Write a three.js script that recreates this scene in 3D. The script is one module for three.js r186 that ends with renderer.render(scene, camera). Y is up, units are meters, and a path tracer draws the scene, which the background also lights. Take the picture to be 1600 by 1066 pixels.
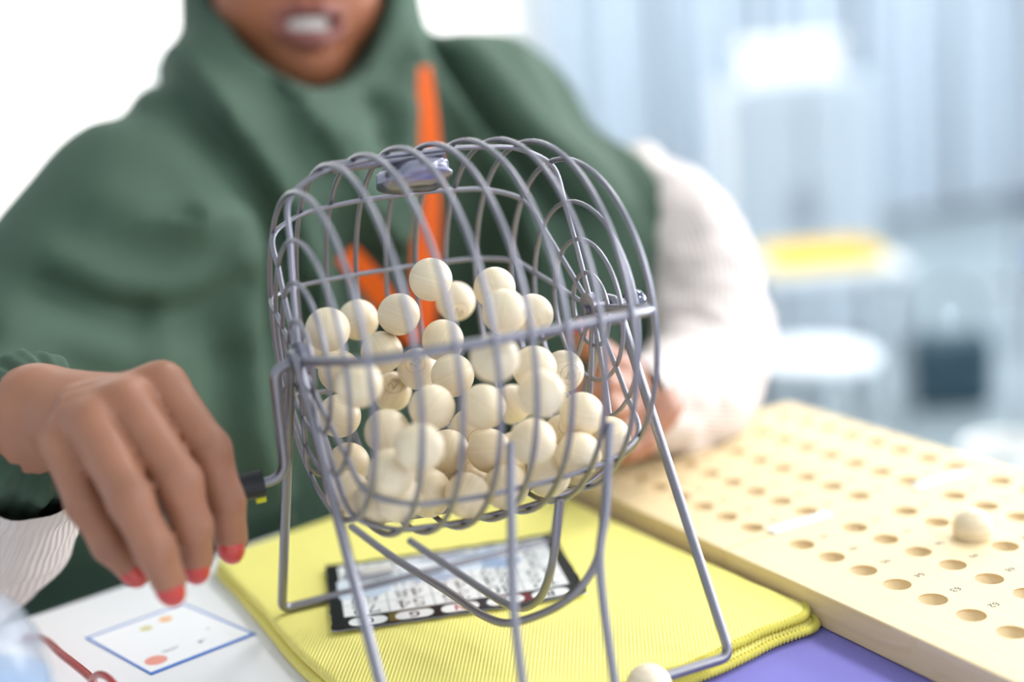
import * as THREE from 'three';
import { mergeGeometries } from 'three/addons/utils/BufferGeometryUtils.js';
import { RoundedBoxGeometry } from 'three/addons/geometries/RoundedBoxGeometry.js';
import { RectAreaLightUniformsLib } from 'three/addons/lights/RectAreaLightUniformsLib.js';
import { ImprovedNoise } from 'three/addons/math/ImprovedNoise.js';

// ---------------------------------------------------------------- camera, sky, lights, exposure
const scene = new THREE.Scene();
const camera = new THREE.PerspectiveCamera(28.78818, 1600 / 1066, 0.02, 60);
camera.position.set(-0.24506, 0.30365, 0.60979);
camera.rotation.set(-0.21679, -0.42018, -0.08586, 'YXZ');
camera.focus = 0.688;
camera.userData.fStop = 1.8;
scene.background = new THREE.Color(1.0, 0.985, 0.965);
scene.backgroundIntensity = 2.2;
RectAreaLightUniformsLib.init();
const renderer = new THREE.WebGLRenderer({ antialias: true });
renderer.toneMapping = THREE.LinearToneMapping;
renderer.toneMappingExposure = 1.14;
renderer.shadowMap.enabled = true;
const FLOOR = -0.757, CEIL = 2.0, TABLE = -0.0125;
function areaLight(name, w, h, pos, target, color, intensity) {
  const l = new THREE.RectAreaLight(color, intensity, w, h);
  l.name = name; l.position.set(...pos); l.lookAt(...target); scene.add(l);
  return l;
}
const WINDOW_LEVEL = 2.6, PANEL_LEVEL = 15;
areaLight('garden_window_daylight', 3.3, 2.25, [0.75, 0.52, -4.93], [0.75, 0.52, 0], 0xfffaf2, WINDOW_LEVEL);
areaLight('side_window_daylight', 4.2, 1.7, [5.92, 0.85, -0.4], [0, 0.85, -0.4], 0xeef4ff, WINDOW_LEVEL * 5);

// ---------------------------------------------------------------- helpers
const V = (a) => new THREE.Vector3(a[0], a[1], a[2]);
let seed = 7; const rnd = () => { seed = (seed * 1664525 + 1013904223) >>> 0; return seed / 4294967296; };
const noise = new ImprovedNoise();
const taken = new Map();
function numbered(name) { const n = taken.get(name) ?? 0; taken.set(name, n + 1); return n ? `${name}_${String(n).padStart(3, '0')}` : name; }
function shade(o) { o.castShadow = o.receiveShadow = true; return o; }
function tag(o, label, category, group) { o.userData.label = label; o.userData.category = category; if (group) o.userData.group = group; return o; }
function thing(name, label, category, pos = [0, 0, 0], group) {
  const g = new THREE.Group(); g.name = numbered(name); g.position.set(...pos); scene.add(g); return tag(g, label, category, group);
}
function part(name, geo, mat, parent, label) { const m = shade(new THREE.Mesh(geo, mat)); m.name = name; parent.add(m); if (label) m.userData.label = label; return m; }
function single(name, geo, mat, label, category, group) { const m = shade(new THREE.Mesh(geo, mat)); m.name = numbered(name); scene.add(m); return tag(m, label, category, group); }
function struct(name, geo, mat) { const m = shade(new THREE.Mesh(geo, mat)); m.name = name; m.userData.kind = 'structure'; m.userData.label = name.replaceAll('_', ' ') + ' of the pale room'; scene.add(m); return m; }
const box = (w, h, d, x, y, z) => new THREE.BoxGeometry(w, h, d).translate(x, y, z);
const rbox = (w, h, d, r, x = 0, y = 0, z = 0) => new RoundedBoxGeometry(w, h, d, 3, r).translate(x, y, z);
function merge(list) { return mergeGeometries(list.map((g) => { const n = g.index ? g.toNonIndexed() : g; for (const k of Object.keys(n.attributes)) if (!['position', 'normal', 'uv'].includes(k)) n.deleteAttribute(k); return n; })); }

// a round wire through points; corners rounded with radius b
function rounded(pts, b, n = 6) {
  const out = [pts[0]];
  for (let i = 1; i < pts.length - 1; i++) {
    const p = V(pts[i]), a = V(pts[i - 1]).sub(p), c = V(pts[i + 1]).sub(p), la = a.length(), lc = c.length(), t = Math.min(b, la * 0.49, lc * 0.49);
    const p0 = p.clone().addScaledVector(a, t / la), p1 = p.clone().addScaledVector(c, t / lc);
    for (let k = 0; k <= n; k++) { const s = k / n; out.push(p0.clone().multiplyScalar((1 - s) * (1 - s)).addScaledVector(p, 2 * s * (1 - s)).addScaledVector(p1, s * s).toArray()); }
  }
  out.push(pts.at(-1)); return out;
}
function wire(pts, r, closed = false, sides = 10) {
  const P = pts.map(V), n = P.length, pos = [], nor = [], uv = [], idx = [];
  const tan = (i) => { const a = closed ? P[(i + n - 1) % n] : P[Math.max(0, i - 1)], b = closed ? P[(i + 1) % n] : P[Math.min(n - 1, i + 1)]; return b.clone().sub(a).normalize(); };
  let t0 = tan(0), u = new THREE.Vector3(0, 1, 0); if (Math.abs(t0.y) > 0.9) u.set(1, 0, 0);
  u.sub(t0.clone().multiplyScalar(u.dot(t0))).normalize();
  const m = closed ? n + 1 : n; let len = 0;
  for (let i = 0; i < m; i++) {
    const c = P[i % n], t = tan(i % n); if (i) len += c.distanceTo(P[(i - 1) % n]);
    u.sub(t.clone().multiplyScalar(u.dot(t))).normalize(); const w = t.clone().cross(u), rr = typeof r === 'function' ? r(i / (m - 1)) : r;
    for (let k = 0; k <= sides; k++) { const a = k / sides * 2 * Math.PI, d = u.clone().multiplyScalar(Math.cos(a)).addScaledVector(w, Math.sin(a)); nor.push(d.x, d.y, d.z); pos.push(c.x + d.x * rr, c.y + d.y * rr, c.z + d.z * rr); uv.push(k / sides, len); }
  }
  for (let i = 0; i < m - 1; i++) for (let k = 0; k < sides; k++) { const a = i * (sides + 1) + k, b = a + sides + 1; idx.push(a, a + 1, b, b, a + 1, b + 1); }
  if (!closed) for (const [i, s] of [[0, 1], [m - 1, -1]]) {
    const c = pos.length / 3, t = tan(i % n).multiplyScalar(-s); pos.push(...P[i % n].toArray()); nor.push(t.x, t.y, t.z); uv.push(0, 0);
    for (let k = 0; k < sides; k++) { const a = i * (sides + 1) + k; s > 0 ? idx.push(c, a + 1, a) : idx.push(c, a, a + 1); }
  }
  const g = new THREE.BufferGeometry(); g.setAttribute('position', new THREE.Float32BufferAttribute(pos, 3)); g.setAttribute('normal', new THREE.Float32BufferAttribute(nor, 3)); g.setAttribute('uv', new THREE.Float32BufferAttribute(uv, 2)); g.setIndex(idx); return g;
}
function smooth(pts, n = 40) { return new THREE.CatmullRomCurve3(pts.map(V), false, 'centripetal').getPoints(n).map((q) => q.toArray()); }
// a surface over (s, t) in 0..1
function sheet(f, ns, nt, su = 1, sv = 1) {
  const pos = [], uv = [], idx = [];
  for (let i = 0; i <= ns; i++) for (let j = 0; j <= nt; j++) { const q = f(i / ns, j / nt); pos.push(q[0], q[1], q[2]); uv.push(i / ns * su, j / nt * sv); }
  for (let i = 0; i < ns; i++) for (let j = 0; j < nt; j++) { const a = i * (nt + 1) + j, b = a + nt + 1; idx.push(a, b, a + 1, b, b + 1, a + 1); }
  const g = new THREE.BufferGeometry(); g.setAttribute('position', new THREE.Float32BufferAttribute(pos, 3)); g.setAttribute('uv', new THREE.Float32BufferAttribute(uv, 2)); g.setIndex(idx); g.computeVertexNormals(); return g;
}
// distance fields for bodies and draped cloth, meshed as surface nets
const smin = (a, b, k) => { const h = Math.max(k - Math.abs(a - b), 0) / k; return Math.min(a, b) - h * h * k * 0.25; };
const smax = (a, b, k) => -smin(-a, -b, k);
function cone(a, b, ra, rb) {
  const bx = b[0] - a[0], by = b[1] - a[1], bz = b[2] - a[2], bb = bx * bx + by * by + bz * bz || 1e-9;
  return (x, y, z) => { const px = x - a[0], py = y - a[1], pz = z - a[2]; let h = (px * bx + py * by + pz * bz) / bb; h = h < 0 ? 0 : h > 1 ? 1 : h; const dx = px - bx * h, dy = py - by * h, dz = pz - bz * h; return Math.sqrt(dx * dx + dy * dy + dz * dz) - ra - (rb - ra) * h; };
}
function ell(c, r) { return (x, y, z) => { const a = (x - c[0]) / r[0], b = (y - c[1]) / r[1], d = (z - c[2]) / r[2], k0 = Math.sqrt(a * a + b * b + d * d), e = a / r[0], f = b / r[1], g = d / r[2], k1 = Math.sqrt(e * e + f * f + g * g); return k1 < 1e-6 ? -Math.min(...r) : k0 * (k0 - 1) / k1; }; }
function chain(pts) { const out = []; for (let i = 0; i < pts.length - 1; i++) out.push(cone(pts[i], pts[i + 1], pts[i][3], pts[i + 1][3])); return out; }
function blend(list, k) { return (x, y, z) => { let d = 1e3; for (const f of list) d = smin(d, f(x, y, z), k); return d; }; }
function net(f, lo, hi, h, color) {
  const nx = Math.ceil((hi[0] - lo[0]) / h) + 1, ny = Math.ceil((hi[1] - lo[1]) / h) + 1, nz = Math.ceil((hi[2] - lo[2]) / h) + 1, F = new Float32Array(nx * ny * nz);
  let q = 0; for (let k = 0; k < nz; k++) for (let j = 0; j < ny; j++) for (let i = 0; i < nx; i++) F[q++] = f(lo[0] + i * h, lo[1] + j * h, lo[2] + k * h);
  const id = new Int32Array(nx * ny * nz).fill(-1), pos = [], nor = [], uv = [], col = [], idx = [], at = (i, j, k) => i + nx * (j + ny * k);
  const C8 = [[0, 0, 0], [1, 0, 0], [0, 1, 0], [1, 1, 0], [0, 0, 1], [1, 0, 1], [0, 1, 1], [1, 1, 1]], E = [[0, 1], [2, 3], [4, 5], [6, 7], [0, 2], [1, 3], [4, 6], [5, 7], [0, 4], [1, 5], [2, 6], [3, 7]];
  for (let k = 0; k < nz - 1; k++) for (let j = 0; j < ny - 1; j++) for (let i = 0; i < nx - 1; i++) {
    const v = C8.map((c) => F[at(i + c[0], j + c[1], k + c[2])]); let inside = 0; for (const a of v) if (a < 0) inside++;
    if (!inside || inside === 8) continue;
    let sx = 0, sy = 0, sz = 0, n = 0;
    for (const [a, b] of E) if ((v[a] < 0) !== (v[b] < 0)) { const t = v[a] / (v[a] - v[b]); sx += C8[a][0] + (C8[b][0] - C8[a][0]) * t; sy += C8[a][1] + (C8[b][1] - C8[a][1]) * t; sz += C8[a][2] + (C8[b][2] - C8[a][2]) * t; n++; }
    let x = lo[0] + (i + sx / n) * h, y = lo[1] + (j + sy / n) * h, z = lo[2] + (k + sz / n) * h;
    const e = h * 0.35; let gx = f(x + e, y, z) - f(x - e, y, z), gy = f(x, y + e, z) - f(x, y - e, z), gz = f(x, y, z + e) - f(x, y, z - e); const gl = Math.hypot(gx, gy, gz) || 1; gx /= gl; gy /= gl; gz /= gl;
    const d = Math.max(-h, Math.min(h, f(x, y, z))) * 0.8; x -= gx * d; y -= gy * d; z -= gz * d;
    id[at(i, j, k)] = pos.length / 3; pos.push(x, y, z); nor.push(gx, gy, gz); uv.push(x + z * 0.7, y + z * 0.3); if (color) col.push(...color(x, y, z));
  }
  for (let k = 1; k < nz - 1; k++) for (let j = 1; j < ny - 1; j++) for (let i = 1; i < nx - 1; i++) {
    const a = F[at(i, j, k)] < 0;
    const quad = (p, q2, r, s, flip) => { if (p < 0 || q2 < 0 || r < 0 || s < 0) return; flip ? idx.push(p, r, q2, p, s, r) : idx.push(p, q2, r, p, r, s); };
    if (a !== F[at(i + 1, j, k)] < 0) quad(id[at(i, j - 1, k - 1)], id[at(i, j, k - 1)], id[at(i, j, k)], id[at(i, j - 1, k)], !a);
    if (a !== F[at(i, j + 1, k)] < 0) quad(id[at(i - 1, j, k - 1)], id[at(i - 1, j, k)], id[at(i, j, k)], id[at(i, j, k - 1)], !a);
    if (a !== F[at(i, j, k + 1)] < 0) quad(id[at(i - 1, j - 1, k)], id[at(i, j - 1, k)], id[at(i, j, k)], id[at(i - 1, j, k)], !a);
  }
  const g = new THREE.BufferGeometry(); g.setAttribute('position', new THREE.Float32BufferAttribute(pos, 3)); g.setAttribute('normal', new THREE.Float32BufferAttribute(nor, 3)); g.setAttribute('uv', new THREE.Float32BufferAttribute(uv, 2)); if (color) g.setAttribute('color', new THREE.Float32BufferAttribute(col, 3)); g.setIndex(idx); return g;
}
// ---------------------------------------------------------------- textures and materials
function canvas(w, h, draw, srgb = true) { const c = document.createElement('canvas'); c.width = w; c.height = h; draw(c.getContext('2d'), w, h); const t = new THREE.CanvasTexture(c); if (srgb) t.colorSpace = THREE.SRGBColorSpace; t.wrapS = t.wrapT = THREE.RepeatWrapping; t.anisotropy = 8; return t; }
function grey(w, h, f) { const d = new Uint8Array(w * h * 4); for (let j = 0; j < h; j++) for (let i = 0; i < w; i++) { const v = Math.max(0, Math.min(255, 255 * f(i / w, j / h))); d.set([v, v, v, 255], 4 * (j * w + i)); } const t = new THREE.DataTexture(d, w, h); t.wrapS = t.wrapT = THREE.RepeatWrapping; t.magFilter = THREE.LinearFilter; t.needsUpdate = true; return t; }
function std(color, o = {}) { return new THREE.MeshStandardMaterial({ color, roughness: 0.7, ...o }); }
const TAU = Math.PI * 2;
const weave = grey(128, 128, (s, t) => 0.5 + 0.25 * Math.sin(s * TAU * 32) * Math.cos(t * TAU * 32) + 0.25 * rnd());
const withRepeat = (t, x, y) => { const c = t.clone(); c.repeat.set(x, y); c.needsUpdate = true; return c; };
const M = {
  wire: std(0x8b8991, { metalness: 0.85, roughness: 0.36 }),
  chrome: std(0x5a5a64, { metalness: 1, roughness: 0.12 }),
  latch: std(0x9492a2, { metalness: 0.95, roughness: 0.3 }),
  black: std(0x14151b, { roughness: 0.45 }),
  yellowBand: std(0xd9d51e, { roughness: 0.5 }),
  green: new THREE.MeshPhysicalMaterial({ color: 0x3f5545, roughness: 0.85, sheen: 0.6, sheenColor: new THREE.Color(0x9db8a6), sheenRoughness: 0.5, bumpMap: withRepeat(weave, 60, 60), bumpScale: 0.0002 }),
  dark: std(0x10201a, { roughness: 0.9 }),
  knit: std(0xd9cdc8, { roughness: 0.95 }),
  orange: std(0xff6a10, { roughness: 0.6 }),
  nail: new THREE.MeshPhysicalMaterial({ color: 0xc22a1e, roughness: 0.3, clearcoat: 0.8, clearcoatRoughness: 0.1 }),
  skin: new THREE.MeshPhysicalMaterial({ color: 0xffffff, vertexColors: true, roughness: 0.5, sheen: 0.15 }),
  teeth: std(0xf4efe6, { roughness: 0.3 }),
  eye: std(0xeeeae4, { roughness: 0.2 }), iris: std(0x2a1609, { roughness: 0.15 }),
  purple: std(0x807ac6, { roughness: 0.9, bumpMap: withRepeat(weave, 40, 40), bumpScale: 0.0002 }),
  paper: std(0xf3f4f6, { roughness: 0.8 }),
  white: std(0xf2f2f0, { roughness: 0.6 }), paleGrey: std(0xd3d9df, { roughness: 0.6 }),
  wall: std(0xdfe3e8, { roughness: 0.9 }), ceiling: std(0xf2f2f0, { roughness: 0.95 }),
  curtain: new THREE.MeshPhysicalMaterial({ color: 0xa6b2bd, roughness: 0.95 }),
  frame: std(0xe9e9e6, { roughness: 0.5 }),
  grey: std(0x8d949b, { roughness: 0.5, metalness: 0.3 }),
  glass: new THREE.MeshPhysicalMaterial({ color: 0xffffff, transmission: 1, thickness: 0, roughness: 0.02, ior: 1.45 }),
};

// ---------------------------------------------------------------- the room
const RX0 = -3.2, RX1 = 6.0, RZ0 = -5.0, RZ1 = 3.2, T = 0.15;
M.floor = std(0x808d92, { roughness: 0.5, roughnessMap: grey(256, 256, (s, t) => 0.75 + 0.25 * noise.noise(s * 9, t * 9, 0.5)) });
struct('floor', box(RX1 - RX0 + 2 * T, T, RZ1 - RZ0 + 2 * T, (RX0 + RX1) / 2, FLOOR - T / 2, (RZ0 + RZ1) / 2), M.floor);
struct('ceiling', box(RX1 - RX0 + 2 * T, T, RZ1 - RZ0 + 2 * T, (RX0 + RX1) / 2, CEIL + T / 2, (RZ0 + RZ1) / 2), M.ceiling);
const hMid = (FLOOR + CEIL) / 2, hAll = CEIL - FLOOR;
struct('wall_left', box(T, hAll, RZ1 - RZ0, RX0 - T / 2, hMid, (RZ0 + RZ1) / 2), M.wall);
struct('wall_front', box(RX1 - RX0, hAll, T, (RX0 + RX1) / 2, hMid, RZ1 + T / 2), M.wall);
// back wall with the tall garden window, right wall with a long window
const bw = [-0.95, 2.45, -0.62, 1.66], sw = [-2.55, 1.75, 0.0, 1.72];
struct('wall_back', merge([box(bw[0] - RX0, hAll, T, (RX0 + bw[0]) / 2, hMid, RZ0 - T / 2), box(RX1 - bw[1], hAll, T, (RX1 + bw[1]) / 2, hMid, RZ0 - T / 2), box(bw[1] - bw[0], bw[2] - FLOOR, T, (bw[0] + bw[1]) / 2, (bw[2] + FLOOR) / 2, RZ0 - T / 2), box(bw[1] - bw[0], CEIL - bw[3], T, (bw[0] + bw[1]) / 2, (CEIL + bw[3]) / 2, RZ0 - T / 2)]), M.wall);
struct('wall_right', merge([box(T, hAll, sw[0] - RZ0, RX1 + T / 2, hMid, (RZ0 + sw[0]) / 2), box(T, hAll, RZ1 - sw[1], RX1 + T / 2, hMid, (RZ1 + sw[1]) / 2), box(T, sw[2] - FLOOR, sw[1] - sw[0], RX1 + T / 2, (sw[2] + FLOOR) / 2, (sw[0] + sw[1]) / 2), box(T, CEIL - sw[3], sw[1] - sw[0], RX1 + T / 2, (CEIL + sw[3]) / 2, (sw[0] + sw[1]) / 2)]), M.wall);
{
  const w1 = struct('window_1', merge([box(3.4, 0.06, 0.08, 0.75, bw[2] + 0.03, RZ0 - 0.06), box(3.4, 0.06, 0.08, 0.75, bw[3] - 0.03, RZ0 - 0.06), ...[-0.92, 0.75, 2.42].map((x) => box(0.06, 2.28, 0.08, x, 0.52, RZ0 - 0.06))]), M.frame);
  for (const x of [-0.085, 1.585]) part('pane', box(1.6, 2.16, 0.006, x, 0.52, RZ0 - 0.06), M.glass, w1);
  const w2 = struct('window_2', merge([box(0.08, 0.06, 4.3, RX1 + 0.06, sw[2] + 0.03, -0.4), box(0.08, 0.06, 4.3, RX1 + 0.06, sw[3] - 0.03, -0.4), ...[-2.52, -0.4, 1.72].map((z) => box(0.08, 1.72, 0.06, RX1 + 0.06, 0.86, z))]), M.frame);
  for (const z of [-1.46, 0.66]) part('pane', box(0.006, 1.6, 2.06, RX1 + 0.06, 0.86, z), M.glass, w2);
}
const glow = new THREE.MeshStandardMaterial({ color: 0xffffff, emissive: 0xfdfbff, emissiveIntensity: 1.4, roughness: 0.9 });
const spots = [[1.7, -0.75, 'nearest the table'], [1.7, -3.4, 'above the back of the room'], [4.2, -0.75, 'near the side window'], [4.2, -3.4, 'over the curtain corner'], [1.7, 1.9, 'behind the camera'], [4.2, 1.9, 'added beside the side window to light the right shoulder']];  // last panel is an added, unseen lamp that brightens the right shoulder
for (const [x, z, where] of spots) {
  const t = thing('ceiling_light', `white rectangular ceiling light panel ${where}`, 'ceiling light', [x, CEIL, z], 'ceiling light panels');
  part('housing', merge([box(0.66, 0.03, 0.03, 0, -0.015, 0.615), box(0.66, 0.03, 0.03, 0, -0.015, -0.615), box(0.03, 0.03, 1.2, 0.315, -0.015, 0), box(0.03, 0.03, 1.2, -0.315, -0.015, 0)]), M.frame, t);
  part('diffuser', box(0.6, 0.012, 1.2, 0, -0.008, 0), glow, t);
  const l = areaLight('ceiling_panel_lamp', 0.6, 1.2, [x, CEIL - 0.02, z], [x, FLOOR, z + 0.0001], 0xfffdf8, PANEL_LEVEL);
  l.name = numbered('ceiling_panel_lamp');
}
// curtains along the back wall
for (let i = 0; i < 6; i++) {
  const xa = 2.5 + i * 0.585, w = 0.56, ph = rnd() * 6, amp = 0.03 + 0.02 * rnd();
  const g = sheet((s, t) => { const f = Math.sin(s * TAU * 3.2 + ph) + 0.5 * Math.sin(s * TAU * 5.1 + ph * 2); return [xa + s * w, CEIL - 0.06 - t * (CEIL - FLOOR - 0.1), RZ0 + 0.14 + amp * f * (0.55 + 0.45 * t) + 0.012 * Math.sin(t * 5 + s * 9)]; }, 70, 14);
  const back = g.clone().translate(0, 0, -0.004); back.index.array.reverse(); back.computeVertexNormals();
  single('curtain', merge([g, back]), M.curtain, ['pale curtain beside the bright garden window', 'second pale curtain from the bright window', 'third pale curtain from the bright window', 'fourth pale curtain from the window, behind the clothes rail', 'fifth pale curtain from the bright window', 'last pale curtain in the far right corner'][i], 'curtain', 'pale curtains along the back wall');
}
single('curtain_rail', wire([[2.45, CEIL - 0.05, RZ0 + 0.14], [5.98, CEIL - 0.05, RZ0 + 0.14]], 0.012), M.grey, 'grey curtain rail under the ceiling at the back', 'curtain rail');

// ---------------------------------------------------------------- far furniture, seen only as soft shapes
function stool(name, label, x, z, ry, seatMat, legMat, h = 0.45, r = 0.17) {
  const t = thing(name, label, 'stool', [x, FLOOR, z], null); t.rotation.y = ry;
  part('seat', new THREE.LatheGeometry([[0, h - 0.035], [r * 0.9, h - 0.035], [r, h - 0.02], [r, h - 0.008], [r * 0.93, h], [0, h]].map((a) => new THREE.Vector2(...a)), 32), seatMat, t);
  for (let k = 0; k < 4; k++) { const a = k * Math.PI / 2 + 0.78; part('leg', wire([[Math.cos(a) * r * 0.6, h - 0.035, Math.sin(a) * r * 0.6], [Math.cos(a) * r * 1.05, 0, Math.sin(a) * r * 1.05]], 0.012), legMat, t); }
  part('foot_ring', wire(Array.from({ length: 28 }, (_, k) => [Math.cos(k / 28 * TAU) * r * 0.86, 0.18, Math.sin(k / 28 * TAU) * r * 0.86]), 0.007, true), legMat, t);
  return t;
}
stool('stool', 'white round stool on the grey floor below the yellow tray', 1.342, -1.498, 0.3, M.paleGrey, M.grey, 0.42, 0.13);
{ // small white bin
  const t = thing('waste_bin', 'small white waste bin on the floor just behind the wooden board', 'bin', [1.31, FLOOR, -0.95]);
  part('bin_body', new THREE.LatheGeometry([[0, 0.004], [0.045, 0.004], [0.048, 0.01], [0.062, 0.36], [0.058, 0.36], [0.044, 0.014], [0, 0.014]].map((a) => new THREE.Vector2(...a)), 36), M.white, t);
  part('rim', wire(Array.from({ length: 32 }, (_, k) => [Math.cos(k / 32 * TAU) * 0.061, 0.361, Math.sin(k / 32 * TAU) * 0.061]), 0.005, true), M.white, t);
}
{ // low table with a yellow tray
  const t = thing('low_table', 'low white table carrying the yellow tray', 'table', [1.93, FLOOR, -2.2]); t.rotation.y = -0.4;
  part('table_top', rbox(0.36, 0.035, 0.34, 0.012, 0, 0.43, 0), M.paleGrey, t);
  for (const [a, b] of [[-1, -1], [1, -1], [1, 1], [-1, 1]]) part('leg', wire([[a * 0.15, 0.415, b * 0.14], [a * 0.16, 0, b * 0.15]], 0.016), M.grey, t);
  const k = thing('tray', 'yellow tray lying on the low white table', 'tray', [1.9, FLOOR + 0.4475, -2.18]); k.rotation.y = -0.4;
  const ym = std(0xe9c94a, { roughness: 0.5 });
  part('tray_base', rbox(0.28, 0.012, 0.22, 0.005, 0, 0.006, 0), ym, k);
  part('rim', merge([box(0.28, 0.03, 0.01, 0, 0.02, 0.105), box(0.28, 0.03, 0.01, 0, 0.02, -0.105), box(0.01, 0.03, 0.2, 0.135, 0.02, 0), box(0.01, 0.03, 0.2, -0.135, 0.02, 0)]), ym, k);
}
{ // wall shelf with white box
  const t = thing('side_cabinet', 'pale grey side cabinet in front of the curtains', 'cabinet', [2.45, FLOOR, -3.02]); t.rotation.y = -0.45;
  const cm = std(0xaab6c0, { roughness: 0.6 });
  part('body', rbox(0.46, 0.86, 0.36, 0.01, 0, 0.45, 0), cm, t);
  for (const s of [-1, 1]) { const d = part('door', rbox(0.21, 0.8, 0.018, 0.006, s * 0.112, 0.45, 0.19), cm, t); part('handle', wire([[s * 0.03, 0.55, 0.205], [s * 0.03, 0.42, 0.205]], 0.006), M.grey, d); }
  part('plinth', box(0.42, 0.03, 0.32, 0, 0.015, 0), M.grey, t);
  const b = thing('storage_box', 'bright white storage box on the grey side cabinet', 'box', [2.42, FLOOR + 0.8805, -2.98]); b.rotation.y = -0.45;
  part('carton', rbox(0.27, 0.09, 0.2, 0.01, 0, 0.045, 0), M.white, b); part('lid', rbox(0.29, 0.04, 0.22, 0.01, 0, 0.11, 0), M.white, b);
}
function chair(label, x, z, ry, mat, leg) {
  const t = thing('stacking_chair', label, 'chair', [x, FLOOR, z], 'chairs in the back of the room'); t.rotation.y = ry;
  part('seat', rbox(0.44, 0.04, 0.42, 0.015, 0, 0.45, 0), mat, t);
  part('backrest', sheet((s, q) => [-0.22 + s * 0.44, 0.58 + q * 0.28, -0.22 - 0.05 * (1 - (2 * s - 1) ** 2) - q * 0.05], 16, 6), mat, t);
  for (const s of [-1, 1]) { part('leg', wire(rounded([[s * 0.21, 0, 0.24], [s * 0.2, 0.43, 0.2], [s * 0.2, 0.43, -0.1]], 0.04), 0.011), leg, t); part('leg', wire(rounded([[s * 0.21, 0, -0.26], [s * 0.2, 0.44, -0.19], [s * 0.2, 0.84, -0.265]], 0.05), 0.011), leg, t); }
}
{ // dark bag on the floor
  const t = thing('handbag', 'dark teal handbag standing on the grey floor', 'bag', [2.28, FLOOR, -2.12]); t.rotation.y = -0.6;
  const bm = std(0x27444f, { roughness: 0.6 });
  part('bag_body', rbox(0.22, 0.2, 0.12, 0.03, 0, 0.1, 0), bm, t);
  part('strap', wire(smooth([[-0.07, 0.19, 0], [-0.06, 0.3, 0], [0, 0.34, 0], [0.06, 0.3, 0], [0.07, 0.19, 0]], 24), 0.008), bm, t);
}
chair('blue chair at the right edge behind the board', 2.48, -1.62, -1.5, std(0x5f77c4), M.grey);
chair('dark navy chair far behind the blue chair', 3.2, -2.4, -1.2, std(0x26324c), M.grey);
{ // clothes rail at the far right
  const t = thing('clothes_rail', 'grey metal clothes rail standing before the curtains', 'clothes rail', [3.95, FLOOR, -3.25]); t.rotation.y = 0.5;
  part('top_bar', wire([[-0.5, 1.2, 0], [0.5, 1.2, 0]], 0.014), M.grey, t);
  for (const s of [-1, 1]) { part('post', wire([[s * 0.45, 0.03, 0], [s * 0.45, 1.21, 0]], 0.014), M.grey, t); part('foot', wire([[s * 0.45, 0.015, -0.22], [s * 0.45, 0.015, 0.22]], 0.014), M.grey, t); }
  const c = thing('coat', 'light blue coat hanging on the clothes rail', 'coat', [4.07, FLOOR, -3.315]); c.rotation.y = 0.5;
  part('coat_body', net((x, y, z) => smax(blend([cone([-0.1, 1.02, 0], [0.1, 1.02, 0], 0.05, 0.05), cone([0, 0.95, 0], [0, 0.5, 0], 0.1, 0.15), cone([-0.17, 0.99, 0], [-0.22, 0.6, 0], 0.05, 0.045), cone([0.17, 0.99, 0], [0.22, 0.6, 0], 0.05, 0.045)], 0.05)(x, y, z * 1.7) + 0.006 * Math.sin(x * 60), 0.42 - y, 0.02), [-0.34, 0.38, -0.16], [0.34, 1.14, 0.16], 0.02), std(0x8cc3e4), c);
  part('hanger', wire(rounded([[-0.16, 1.07, 0], [0, 1.12, 0], [0, 1.185, 0], [0.02, 1.21, 0], [0.02, 1.2, 0.012]], 0.02), 0.004), M.grey, c);
}

// ---------------------------------------------------------------- the table
const EDGE = 0.16; // turn of the table
{
  const t = thing('table', 'table with a purple cloth under the bingo cage and board', 'table', [0, FLOOR, 0]);
  t.position.set(-0.0113, FLOOR, -0.2406); t.rotation.y = EDGE;
  const hT = TABLE - FLOOR - 0.0008;
  part('table_top', rbox(1.072, 0.03, 0.86, 0.008, -0.164, hT - 0.015, 0.425), M.white, t);
  for (const [x, z] of [[-0.64, 0.06], [0.33, 0.06], [-0.64, 0.78], [0.33, 0.78]]) part('leg', new THREE.CylinderGeometry(0.02, 0.02, hT - 0.03, 16).translate(x, (hT - 0.03) / 2, z), M.grey, t);
  // the cloth lies over the near and right part of the table, with soft wrinkles
  const c = single('tablecloth', sheet((s, q) => {
    const x = -0.07 + s * 0.441, z = 0.03 + q * 0.83; const w = noise.noise(x * 9, z * 7, 1.3) * 0.0008 + 0.0003 * noise.noise(x * 30, z * 22, 3);
    return [x, 0.0012 + w, z];
  }, 110, 110, 0.441, 0.83), M.purple, 'lilac purple cloth lying under the yellow cloth and wooden board', 'tablecloth');
  c.position.set(-0.0113, TABLE - 0.0008, -0.2406); c.rotation.y = EDGE;
}
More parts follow.
